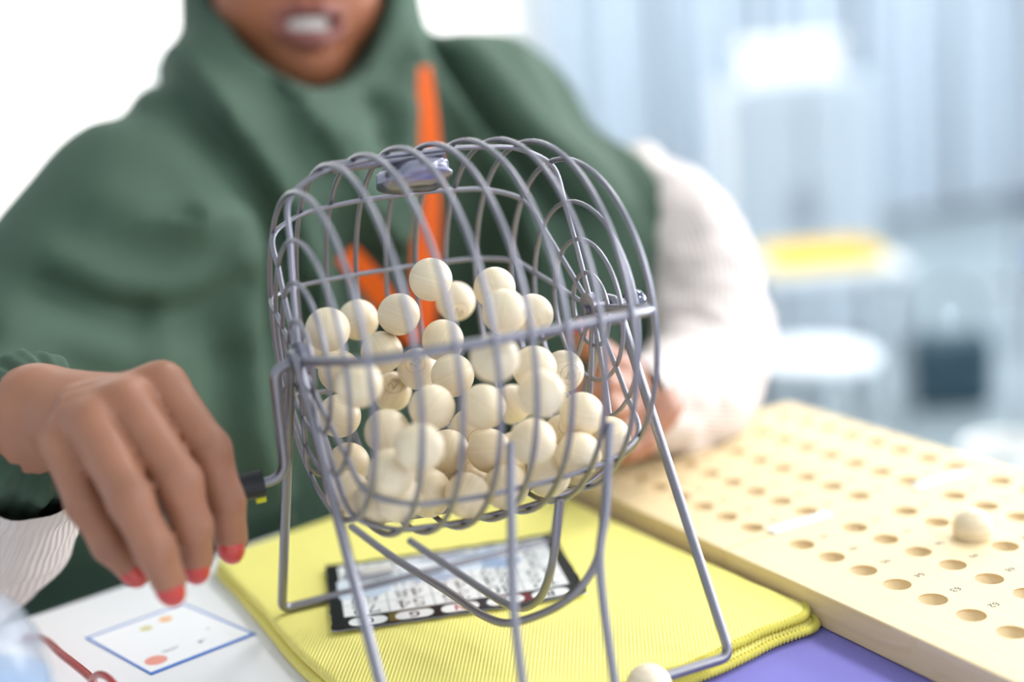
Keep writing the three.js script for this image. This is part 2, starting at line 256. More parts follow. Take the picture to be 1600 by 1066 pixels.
// large sheet of white paper with a blue framed picture
{
  const y = TABLE + 0.0002;
  const a = [-0.2076,-0.0113,-0.217], b = [-0.0914,-0.0113,-0.2475], dx = b[0] - a[0], dz = b[2] - a[2], L = Math.hypot(dx, dz), ux = dx / L, uz = dz / L;
  const t = thing('paper_sheet', 'white paper sheet with a blue framed picture left of the yellow cloth', 'paper', [a[0], y, a[2]]); t.rotation.y = Math.atan2(-uz, ux);
  part('sheet', rbox(0.225, 0.0012, 0.42, 0.0005, 0.0575, 0, 0.21), M.paper, t);
  // the printed picture, laid on the sheet
  const c1 = [-0.1897,-0.0105,-0.1605], c2 = [-0.1287,-0.0105,-0.1774], c3 = [-0.1014,-0.0105,-0.1041], c4 = [-0.1644,-0.0105,-0.0865];
  const print = canvas(1024, 768, (g, w, h) => {
    g.fillStyle = '#4f7fd0'; g.fillRect(0, 0, w, h); g.fillStyle = '#fbfcfe'; g.fillRect(26, 22, w - 52, h - 58);
    const blob = (x, y2, rx, ry, c) => { g.fillStyle = c; g.beginPath(); g.ellipse(x, y2, rx, ry, 0, 0, TAU); g.fill(); };
    blob(700, 140, 62, 40, '#f6b978'); blob(470, 170, 60, 34, '#d8d18f'); blob(175, 615, 95, 62, '#f2a494'); blob(620, 600, 20, 16, '#9d97b4'); blob(820, 470, 26, 16, '#d5dcd8');
    g.fillStyle = '#8f9298'; g.fillRect(285, 540, 170, 9); g.fillRect(300, 560, 120, 7); g.fillRect(600, 580, 90, 7);
  });
  const q = new THREE.BufferGeometry(); const P = [c1, c2, c3, c4].map((k) => t.worldToLocal(V(k))); 
  t.updateMatrixWorld(); const Q = [c1, c2, c3, c4].map((k) => t.worldToLocal(V(k)));
  const yy = 0.0009; q.setAttribute('position', new THREE.Float32BufferAttribute(Q.flatMap((k) => [k.x, yy, k.z]), 3)); q.setAttribute('normal', new THREE.Float32BufferAttribute([0, 1, 0, 0, 1, 0, 0, 1, 0, 0, 1, 0], 3)); q.setAttribute('uv', new THREE.Float32BufferAttribute([0, 1, 1, 1, 1, 0, 0, 0], 2)); q.setIndex([0, 2, 1, 0, 3, 2]);
  part('printed_picture', q, new THREE.MeshStandardMaterial({ map: print, roughness: 0.7 }), t, 'blue bordered picture with pastel shapes');
}
// yellow folded cloth: two layers with serged hems
{
  const rib = grey(256, 64, (s) => 0.5 + 0.5 * Math.sin(s * TAU * 16));
  const ym = std(0xf6ec86, { roughness: 0.92, bumpMap: withRepeat(rib, 28, 28), bumpScale: 0.0002 });
  const hem = std(0xecdf68, { roughness: 0.95 });
  const t = thing('yellow_cloth', 'folded yellow ribbed cloth under the bingo cage', 'cloth');
  const outline = (k) => smooth(k ? [[-0.1, 0, -0.2], [-0.0965, 0, -0.216], [-0.085, 0, -0.2195], [-0.0113, 0, -0.2406], [0.06, 0, -0.252], [0.12, 0, -0.256], [0.134, 0, -0.24], [0.137, 0, -0.15], [0.145, 0, -0.06], [0.152, 0, 0], [0.157, 0, 0.045], [0.159, 0, 0.06], [0.152, 0, 0.069], [0.125, 0, 0.0725], [0.096, 0, 0.0785], [0.07, 0, 0.084], [0.045, 0, 0.083], [0, 0, 0.089], [-0.06, 0, 0.096], [-0.083, 0, 0.094], [-0.088, 0, 0.08], [-0.088, 0, 0.0022], [-0.0924, 0, -0.0408], [-0.0953, 0, -0.124], [-0.0985, 0, -0.18]]
    : [[-0.102, 0, -0.2], [-0.0985, 0, -0.217], [-0.085, 0, -0.222], [-0.0113, 0, -0.242], [0.06, 0, -0.254], [0.122, 0, -0.258], [0.136, 0, -0.24], [0.139, 0, -0.15], [0.147, 0, -0.06], [0.153, 0, 0], [0.158, 0, 0.045], [0.1605, 0, 0.066], [0.154, 0, 0.0745], [0.128, 0, 0.077], [0.098, 0, 0.084], [0.07, 0, 0.0885], [0.045, 0, 0.088], [0, 0, 0.094], [-0.06, 0, 0.1], [-0.086, 0, 0.098], [-0.091, 0, 0.08], [-0.091, 0, 0.0022], [-0.0955, 0, -0.0408], [-0.098, 0, -0.124], [-0.1, 0, -0.18]], 150);
  for (const k of [0, 1]) {
    const o = outline(k), y0 = k ? -0.0058 : TABLE + 0.0014, y1 = k ? 0 : -0.0062, cx = 0.02, cz = -0.08, n = o.length - 1;
    // rings from the centre out, rounded at the rim
    const prof = [[0, y1], [0.25, y1], [0.5, y1], [0.75, y1], [0.9, y1], [0.97, y1], [0.988, y1 - 0.0006], [0.997, y1 - 0.002], [1, (y0 + y1) / 2], [0.997, y0 + 0.001], [0.985, y0]];
    const g = sheet((s, q) => { const p = o[Math.round(q * n) % n], m = s * (prof.length - 1), i = Math.round(m), [f, y] = prof[i]; const x = cx + (p[0] - cx) * f, z = cz + (p[2] - cz) * f; const lift = f > 0.9 ? 0.0007 * noise.noise(x * 40, z * 40, k * 7) : 0; return [x, y + lift + (f < 0.99 && f > 0.1 ? 0.0005 * noise.noise(x * 22, z * 22, 2) - 0.0003 : 0), z]; }, prof.length - 1, n);
    const pa = g.attributes.position, ua = g.attributes.uv; for (let i = 0; i < pa.count; i++) ua.setXY(i, pa.getX(i) * 1.0 + pa.getZ(i) * 0.55, pa.getZ(i) - pa.getX(i) * 0.55);
    part(k ? 'top_layer' : 'bottom_layer', g, ym, t);
    // hem: a cord of stitches along the near edge
    const edge = o.filter((p) => p[2] > 0.058 && p[0] > -0.06); const pts = smooth(edge, 640);
    part('hem', wire(pts.map((p, i) => [p[0], (y0 + y1) / 2 - (k ? 0.0004 : 0) + 0.0006 * noise.noise(p[0] * 60, p[2] * 60, 5), p[2]]), (s) => 0.002 + 0.0007 * Math.sin(s * TAU * 82), false, 8), hem, t);
  }
}
// worn bingo card lying upside down (read from the far side)
{
  const cells = [[12, 30, 36, 54, 72], [15, 24, 41, 48, 67], [3, 27, 38, 59, 70], [9, 18, 44, 46, 63], [6, 21, 33, 51, 75]];
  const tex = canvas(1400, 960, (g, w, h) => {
    g.fillStyle = '#16181c'; g.fillRect(0, 0, w, h); g.save(); g.translate(w, h); g.rotate(Math.PI); // upright for the far reader
    g.fillStyle = '#6d6128'; g.fillRect(860, 20, 230, 110); g.fillStyle = '#6d1b22'; g.fillRect(300, 10, 320, 125); g.fillStyle = '#2a2a30'; g.fillRect(520, 0, 90, 140);
    'BINGO'.split('').forEach((c, i) => { const x = 70 + 252 * i + 126; g.fillStyle = '#f1f2f1'; g.beginPath(); g.roundRect(x - 105, 18, 210, 104, 50); g.fill(); g.fillStyle = i === 2 ? '#a42626' : '#191a1f'; g.font = 'bold 96px sans-serif'; g.textAlign = 'center'; g.textBaseline = 'middle'; g.fillText(c, x, 72); });
    g.fillStyle = '#f3f4f3'; g.fillRect(70, 150, 1260, 760);
    cells.forEach((row, r) => row.forEach((v, i) => { g.fillStyle = '#17181c'; g.font = '150px serif'; g.textAlign = 'center'; g.textBaseline = 'middle'; g.fillText(String(v), 70 + 252 * i + 126, 150 + 152 * r + 80); }));
    g.strokeStyle = '#3a3c40'; g.lineWidth = 4; for (let i = 0; i <= 5; i++) { g.beginPath(); g.moveTo(70 + 252 * i, 150); g.lineTo(70 + 252 * i, 910); g.stroke(); g.beginPath(); g.moveTo(70, 150 + 152 * i); g.lineTo(1330, 150 + 152 * i); g.stroke(); }
    // irregular pale blue, grey and white patches over the number rows
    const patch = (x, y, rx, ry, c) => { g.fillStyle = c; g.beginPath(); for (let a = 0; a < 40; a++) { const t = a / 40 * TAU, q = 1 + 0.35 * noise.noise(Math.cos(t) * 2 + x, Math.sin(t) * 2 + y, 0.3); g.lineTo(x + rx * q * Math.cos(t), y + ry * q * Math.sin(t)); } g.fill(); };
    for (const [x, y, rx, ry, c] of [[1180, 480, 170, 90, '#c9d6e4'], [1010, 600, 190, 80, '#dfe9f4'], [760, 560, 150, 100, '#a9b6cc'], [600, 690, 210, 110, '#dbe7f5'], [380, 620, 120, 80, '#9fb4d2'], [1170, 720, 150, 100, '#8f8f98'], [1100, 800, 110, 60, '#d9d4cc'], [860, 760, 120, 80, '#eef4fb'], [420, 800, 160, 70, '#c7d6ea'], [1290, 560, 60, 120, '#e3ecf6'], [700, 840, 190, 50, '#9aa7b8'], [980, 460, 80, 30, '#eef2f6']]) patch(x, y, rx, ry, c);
    g.restore();
  });
  const t = thing('bingo_card', 'worn bingo card with black numbers lying upside down under the cage', 'bingo card', [0.0105, 0.0016, -0.08]); t.rotation.y = -0.262;
  const g = sheet((s, q) => { const x = (s - 0.5) * 0.143, z = (q - 0.5) * 0.098; const e = Math.min(s, 1 - s, q, 1 - q); return [x + 0.0012 * noise.noise(q * 14, 1, s < 0.5 ? 1 : 5) * (e < 0.02 ? 1 : 0), 0.0006 + 0.0018 * Math.max(0, Math.abs(s - 0.5) - 0.3) ** 1.5 * 6, z + 0.0015 * noise.noise(s * 16, 3, 2) * (e < 0.02 ? 1 : 0)]; }, 48, 34);
  const uv = g.attributes.uv; for (let i = 0; i < uv.count; i++) uv.setY(i, 1 - uv.getY(i));
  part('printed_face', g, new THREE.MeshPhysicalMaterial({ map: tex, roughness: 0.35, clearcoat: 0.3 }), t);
  const b = g.clone().translate(0, -0.0012, 0); part('backing', b, M.paper, t);
}

// ---------------------------------------------------------------- wooden number board with 75 dimples
{
  const wood = (nums) => canvas(1840, 1712, (g, w, h) => {
    g.fillStyle = '#ead1a2'; g.fillRect(0, 0, w, h);
    for (let i = 0; i < 900; i++) { const x = rnd() * w, y = rnd() * h, l = 120 + rnd() * 500; g.strokeStyle = ['rgba(214,184,138,0.16)', 'rgba(250,240,222,0.2)', 'rgba(196,160,112,0.12)'][i % 3]; g.lineWidth = 1 + rnd() * 4; g.beginPath(); g.moveTo(x, y); g.bezierCurveTo(x + 6 * rnd(), y + l / 3, x - 8 * rnd(), y + 2 * l / 3, x + 5, y + l); g.stroke(); }
    g.fillStyle = '#2b251f'; g.font = 'bold 46px sans-serif'; g.textAlign = 'center'; g.textBaseline = 'middle';
    for (const [n, u, v] of nums) { g.save(); g.translate(u / 0.23 * w, v / 0.214 * h); g.rotate(Math.PI); g.fillText(String(n), 0, 0); g.restore(); }
  });
  const t = thing('number_board', 'pale wooden bingo number board of two hinged leaves with dimples', 'game board', [0.1555, TABLE + 0.001, -0.0105]);
  const TH = 0.0193, HR = 0.0083;
  const leaf = (far) => {
    const u0 = far ? 0.034 : 0.0385, pu = far ? 0.0427 : 0.0412, cols = far ? 8 : 7, holes = [], nums = [];
    for (let r = 0; r < 5; r++) for (let c = 0; c < cols; c++) {
      const u = u0 + pu * r, v = far ? 0.214 - 0.0162 - 0.0248 * c : 0.0233 + 0.0252 * c; holes.push([u, v]);
      nums.push([(far ? 68 + c : 67 - c) - 15 * r, u + 0.0205, v - 0.0015]);
    }
    // shape in (u, -v): extruded upwards
    const s = new THREE.Shape(); const w = 0.23, l = 0.214; s.moveTo(0, 0); s.lineTo(w, 0); s.lineTo(w, -l); s.lineTo(0, -l); s.closePath();
    for (const [u, v] of holes) { const hp = new THREE.Path(); hp.absarc(u, -v, HR, 0, TAU, true); s.holes.push(hp); }
    const g = new THREE.ExtrudeGeometry(s, { depth: TH - 0.002, bevelEnabled: true, bevelThickness: 0.001, bevelSize: 0.0008, bevelOffset: -0.0008, bevelSegments: 2, curveSegments: 20 }).translate(0, 0, 0.001).rotateX(-Math.PI / 2);
    const bowl = new THREE.LatheGeometry(Array.from({ length: 9 }, (_, i) => { const a = i / 8; return new THREE.Vector2(HR * 1.06 * a, -0.0058 * (1 - a * a)); }), 28);
    const all = [g]; for (const [u, v] of holes) all.push(bowl.clone().translate(u, TH - 0.0006, v));
    const m = merge(all), p = m.attributes.position, uv = m.attributes.uv; for (let i = 0; i < p.count; i++) uv.setXY(i, p.getX(i) / w + p.getY(i) * 0.6, 1 - p.getZ(i) / l);
    const k = part('leaf', m, new THREE.MeshPhysicalMaterial({ map: wood(nums), roughness: 0.55, clearcoat: 0.15, clearcoatRoughness: 0.4 }), t);
    return k;
  };
  const A = leaf(true), B = leaf(false);
  A.rotation.y = 0.06; A.position.set(-Math.sin(0.06) * 0.2145, 0, -Math.cos(0.06) * 0.2145); B.rotation.y = 0.07; B.position.set(0, 0, 0.0004);
  for (const u of [0.0375, 0.155]) {
    const h = part('hinge', rbox(0.046, 0.0016, 0.0085, 0.0006, u + 0.023, TH + 0.0006, -0.003), M.white, t, 'white strip hinge'); h.rotation.y = 0.065;
    for (let i = 0; i < 4; i++) part('screw', new THREE.CylinderGeometry(0.0007, 0.0007, 0.0006, 10).translate(u + 0.004 + i * 0.0127, TH + 0.0015, -0.003), M.grey, h);
  }
}

// ---------------------------------------------------------------- bingo cage
const H = 0.16582, X0 = -0.00475, CL = 0.14194, CR = 0.09500, SW = 0.17389, SD = 0.19325;
{
  const t = thing('bingo_cage', 'grey wire bingo cage with crank handle on a bent wire stand', 'bingo cage', [0, 0, 0]);
  const ringProf = [0.84, 0.955, 0.985, 1, 1, 1, 0.985, 0.955, 0.84].map((k) => k * CR);
  const circle = (x, r, n = 72) => Array.from({ length: n }, (_, k) => [x, H + r * Math.sin(k / n * TAU), r * Math.cos(k / n * TAU)]);
  const rx = (i) => X0 - CL / 2 + CL * i / 8;
  for (let i = 0; i < 9; i++) part('hoop', wire(circle(rx(i), ringProf[i]), 0.00145, true), M.wire, t);
  for (const s of [-1, 1]) { const xe = X0 + s * CL / 2; [[0.0575, 0.0035], [0.0375, 0.006], [0.0195, 0.008]].forEach(([r, o]) => part('end_hoop', wire(circle(xe + s * o, r, 48), 0.0012, true), M.wire, t)); }
  // lengthwise rods run from hub to hub just inside the hoops
  for (const deg of [9, 102, 135, 166, 205, 240, 268, 292, 317]) {
    const a = deg * Math.PI / 180, sy = Math.sin(a), cz = Math.cos(a), at = (x, r) => [x, H + r * sy, r * cz], pts = [];
    const xl = X0 - CL / 2, xr = X0 + CL / 2;
    pts.push(at(xl - 0.0085, 0.006), at(xl - 0.006, 0.0345), at(xl - 0.0035, 0.056));
    for (let i = 0; i < 9; i++) pts.push(at(rx(i), ringProf[i] - 0.0025));
    pts.push(at(xr + 0.0035, 0.056), at(xr + 0.006, 0.0345), at(xr + 0.0085, 0.006));
    part('rod', wire(smooth(pts, 90), deg === 9 ? 0.0024 : 0.0014), M.wire, t);
  }
  for (const s of [-1, 1]) part('hub', new THREE.CylinderGeometry(0.009, 0.009, 0.004, 24).rotateZ(Math.PI / 2).translate(X0 + s * (CL / 2 + 0.008), H, 0), M.latch, t);
  // door latch: a folded metal plate gripping the upper rod
  {
    const ang = (d) => d * Math.PI / 180;
    const la = ang(109), g = new THREE.SphereGeometry(1, 40, 28), pp = g.attributes.position;
    for (let i = 0; i < pp.count; i++) { const sg = (v, e) => Math.sign(v) * Math.abs(v) ** e; let x = sg(pp.getX(i), 0.6), y = sg(pp.getY(i), 0.75), z = sg(pp.getZ(i), 0.7); const dent = 1 + 0.14 * noise.noise(x * 1.6 + 3, y * 1.9, z * 1.7); pp.setXYZ(i, x * 0.0185 * dent, y * 0.007 * dent, z * 0.016 * (1 + 0.15 * x) * dent); }
    g.computeVertexNormals(); g.rotateX(-(la - Math.PI / 2)).translate(-0.0075, H + (CR - 0.0125) * Math.sin(la), (CR - 0.0125) * Math.cos(la));
    part('latch', g, M.latch, t, 'dented metal latch of the cage door');
    part('hinge_tube', wire([[-0.052, H + 0.0905 * Math.sin(ang(104)), 0.0905 * Math.cos(ang(104))], [0.008, H + 0.0915 * Math.sin(ang(104)), 0.0915 * Math.cos(ang(104))]], 0.0032), M.wire, t);
  }
  for (const [xa, xb] of [[-SW / 2 - 0.004, X0 - CL / 2 - 0.004], [X0 + CL / 2 + 0.004, SW / 2 + 0.012]]) part('axle', wire([[xa, H, 0], [xb, H, 0]], 0.0028), M.wire, t);
  part('cap_nut', new THREE.SphereGeometry(0.0068, 24, 16).translate(SW / 2 + 0.014, H, 0), M.chrome, t, 'round chrome cap nut');
  part('washer', new THREE.TorusGeometry(0.0042, 0.0016, 10, 24).rotateY(Math.PI / 2).translate(-SW / 2 + 0.006, H, 0), M.latch, t);
  // crank
  part('crank', wire(rounded([[-SW / 2 + 0.001, H, 0], [-SW / 2 - 0.0105, H - 0.002, 0], [-SW / 2 - 0.0085, H - 0.06, -0.012], [-SW / 2 - 0.034, H - 0.06, -0.012]], 0.011), 0.0028), M.wire, t);
  const hd = part('handle', wire([[-SW / 2 - 0.0205, H - 0.06, -0.012], [-SW / 2 - 0.088, H - 0.06, -0.013]], (s) => (s < 0.02 || s > 0.98 ? 0.0068 : 0.0075), false, 20), M.black, t, 'black crank handle');
  part('band', wire([[-SW / 2 - 0.02, H - 0.0675, -0.012], [-SW / 2 - 0.0245, H - 0.0675, -0.012]], 0.0022, false, 14), M.yellowBand, hd);
  // stand: two bent wires, each a pair of legs joined by a rail on the table
  const ry = 0.0027;
  for (const s of [-1, 1]) part('stand_wire', wire(rounded([[-SW / 2, H + 0.0035, 0], [-SW / 2, H + 0.0035, s * 0.0045], [-SW / 2, ry, s * SD / 2], [SW / 2, ry, s * SD / 2], [SW / 2, H + 0.0035, s * 0.0045], [SW / 2, H + 0.0035, 0]], 0.0065), 0.0026), M.wire, t, s > 0 ? 'near pair of stand legs with rail' : 'far pair of stand legs with rail');
  // ball run: two wires slope forward under the cage and curl up in front
  part('ball_run', wire(smooth([[-0.0457,0.0484,-0.0807], [-0.0355,0.0395,-0.0459], [-0.0217,0.0313,0.0014], [-0.0149,0.0269,0.0302], [-0.01,0.0277,0.0468], [-0.002,0.0333,0.0602], [0.0093,0.0433,0.074], [0.0177,0.0553,0.0828], [0.0226,0.0689,0.0884], [0.0257,0.0905,0.0913], [0.0295,0.1147,0.0917]], 70), 0.0021), M.wire, t);
  part('ball_run', wire(smooth([[-0.014,0.034,-0.0743], [-0.0048,0.0273,-0.0405], [0.0032,0.0217,-0.0075], [0.0063,0.021,0.0142], [0.0091,0.024,0.0282], [0.0129,0.0322,0.0391], [0.0152,0.0467,0.0479], [0.0178,0.0644,0.0526], [0.0211,0.0873,0.0542]], 60), 0.0021), M.wire, t);
  part('ball_run_post', wire(smooth([[-0.0151,0.1311,0.0835], [-0.023,0.0967,0.095], [-0.0301,0.0658,0.106], [-0.0346,0.0337,0.1184], [-0.0385,0.0027,0.1308]], 40), 0.0022), M.wire, t);
  part('ball_run_post', wire(smooth([[0.0348,0.1307,0.0857], [0.0245,0.0919,0.095], [0.0166,0.0739,0.1013], [0.0093,0.0218,0.1208], [0.005,0.0027,0.1338]], 40), 0.0022), M.wire, t);
}

// ---------------------------------------------------------------- wooden balls
{
  const RB = 0.0112;
  const tex = ['', '23', '10', '7', '41', '66', '58'].map((n, k) => canvas(512, 256, (g, w, h) => {
    g.fillStyle = ['#eedcba', '#ead4ae', '#efdec0', '#e6d0a6', '#f0e0c4', '#ebd7b3', '#ecd9b6'][k]; g.fillRect(0, 0, w, h);
    for (let i = 0; i < 160; i++) { const y = rnd() * h; g.strokeStyle = ['rgba(206,176,132,0.16)', 'rgba(252,244,230,0.25)'][i % 2]; g.lineWidth = 0.6 + rnd() * 2; g.beginPath(); g.moveTo(0, y); g.bezierCurveTo(w / 3, y + 6 * (rnd() - 0.5) * 2, 2 * w / 3, y + 6 * (rnd() - 0.5) * 2, w, y); g.stroke(); }
    if (n) { g.strokeStyle = '#8d7a66'; g.lineWidth = 1.6; g.beginPath(); g.ellipse(w / 2, h / 2, 42, 42, 0, 0, TAU); g.stroke(); g.font = '42px sans-serif'; g.textAlign = 'center'; g.textBaseline = 'middle'; g.strokeStyle = '#6b5a49'; g.lineWidth = 1.3; g.strokeText(n, w / 2, h / 2 + 2); }
  }));
  const mats = tex.map((m) => new THREE.MeshPhysicalMaterial({ map: m, roughness: 0.42, clearcoat: 0.25, clearcoatRoughness: 0.35 }));
  const geo = new THREE.SphereGeometry(RB, 40, 28);
  const spots = [[-0.005,0.1908,-0.023],[0.0289,0.1667,-0.0763],[0.0321,0.1802,-0.0271],[0.0113,0.1789,0.0298],[0.0478,0.1647,-0.0163],[-0.0166,0.1711,-0.0449],[-0.0294,0.1656,-0.0757],[-0.0625,0.174,-0.0227],[0.0027,0.1554,-0.0343],[-0.0268,0.1516,-0.049],[-0.0053,0.1372,-0.0554],[-0.0031,0.1418,-0.0103],[-0.0168,0.1238,-0.0696],[-0.0685,0.1589,0.0381],[-0.0157,0.1685,0.076],[-0.0284,0.1367,0.0233],[-0.0057,0.1347,0.0331],[0.0276,0.1467,0.0241],[0.0039,0.1491,0.0796],[0.047,0.1081,-0.0514],[-0.0497,0.1268,0.0151],[-0.0538,0.133,0.0704],[-0.0125,0.1048,-0.0029],[0.0025,0.1066,0.0164],[0.0062,0.1214,0.061],[0.0337,0.1073,0.0536],[0.0435,0.123,0.0411],[-0.0637,0.1192,0.0558],[-0.0566,0.1014,0.0427],[-0.0558,0.0988,-0.0357],[-0.0335,0.0944,0.0198],[-0.0125,0.0866,0.0182],[0.0018,0.0924,0.0348],[0.0241,0.0948,0.0377],[0.0065,0.1093,-0.0165],[-0.0591,0.1264,-0.0316],[-0.0623,0.0948,0.022],[0.059,0.107,0.0389],[-0.0496,0.1442,-0.0549],[-0.0505,0.1528,-0.0771],[0.0576,0.1342,-0.0046],[0.0416,0.0877,-0.0025],[-0.0684,0.0952,0.0005],[-0.0266,0.0848,0.0008],[0.059,0.0966,-0.0135],[-0.0203,0.0939,0.0379],[0.059,0.0959,0.009],[0.0112,0.086,0.0155],[-0.0481,0.0873,-0.0047],[-0.0028,0.0845,-0.0019],[0.0054,0.0877,-0.0225],[0.0195,0.0852,-0.0053],[-0.0168,0.0868,-0.0193],[0.0326,0.0896,-0.0229],[0.0333,0.0885,0.0183]];
  const special = {
    0: ['round pale wooden ball on the very top of the pile', 0], 1: ['wooden ball with a printed ring just behind the topmost ball', 2], 2: ['pale wooden ball at the upper right of the pile, behind another', 0], 3: ['pale wooden ball in front of the upper right pair', 0], 4: ['wooden ball at the top right edge of the pile', 0],
    5: ['pale wooden ball left of the topmost ball', 0], 6: ['wooden ball second from the left along the top of the pile', 0], 7: ['leftmost wooden ball along the top of the pile', 0], 8: ['wooden ball behind the front rod under the topmost ball', 0], 9: ['wooden ball half behind the front rod on the left', 0],
    10: ['wooden ball with dark printed lines below the front rod', 2], 11: ['wooden ball with a pale blue mark below the front rod', 0], 12: ['wooden ball with a printed number left of centre', 1], 13: ['near wooden ball blurred at the left end of the pile', 0], 14: ['near blurred wooden ball right of centre below the rod', 0],
    15: ['plain wooden ball left of the pile centre', 0], 16: ['plain wooden ball in the pile centre', 0], 17: ['wooden ball right of centre just under the rod', 0], 18: ['near blurred wooden ball at the right of the pile', 0], 20: ['wooden ball low on the left behind near wires', 0], 21: ['near blurred wooden ball low left of centre', 0],
    22: ['wooden ball low in the middle beside a dark gap', 0], 23: ['wooden ball low right below the centre ball', 0], 24: ['wooden ball low right in front', 0], 25: ['wooden ball at the lower right of the pile', 0], 26: ['wooden ball at the far right of the pile', 0], 27: ['near blurred wooden ball at the lower left', 0],
    28: ['wooden ball near the bottom left of the cage', 0], 29: ['wooden ball at the left end wires of the cage, low', 0], 30: ['wooden ball at the cage bottom left of centre', 0], 31: ['wooden ball at the cage bottom in the middle', 0], 32: ['wooden ball at the cage bottom right of centre', 0], 33: ['wooden ball at the bottom right of the cage', 0], 36: ['lowest wooden ball at the left end of the cage', 0], 37: ['wooden ball against the right end wires', 0],
  };
  const towardCam = (b) => { const d = camera.position.clone().sub(V(b)).normalize(); return d; };
  spots.forEach((b, i) => {
    const sp = special[i]; const k = sp ? sp[1] : (i * 5) % tex.length;
    const m = single('bingo_ball', geo, mats[k], sp ? sp[0] : 'plain pale wooden bingo ball deep in the pile', 'ball', 'wooden balls in the cage');
    m.position.set(...b); m.rotation.set(rnd() * 6, rnd() * 6, rnd() * 6);
    if (sp && sp[1]) { const d = towardCam(b), e = new THREE.Vector3(i === 12 ? 0.15 : i === 1 ? 0.1 : -0.15, i === 12 ? 0.5 : i === 1 ? -0.6 : 0.45, 0).add(d).normalize(); m.quaternion.setFromUnitVectors(new THREE.Vector3(1, 0, 0), e); }
    else if (sp) { m.quaternion.setFromUnitVectors(new THREE.Vector3(-1, 0, 0), towardCam(b)).multiply(new THREE.Quaternion().setFromAxisAngle(new THREE.Vector3(1, 0, 0), rnd() * 6)); }
  });
  const onBoard = single('bingo_ball', geo, mats[0], 'single wooden ball resting on the number board', 'ball', 'loose wooden balls'); onBoard.position.set(...[0.2793,0.0135,0.0587]);
  const loose = single('bingo_ball', geo, mats[4], 'white ball beside the near rail at the bottom edge', 'ball', 'loose wooden balls'); loose.position.set(...[0.0397,0.0005,0.0976]);
}

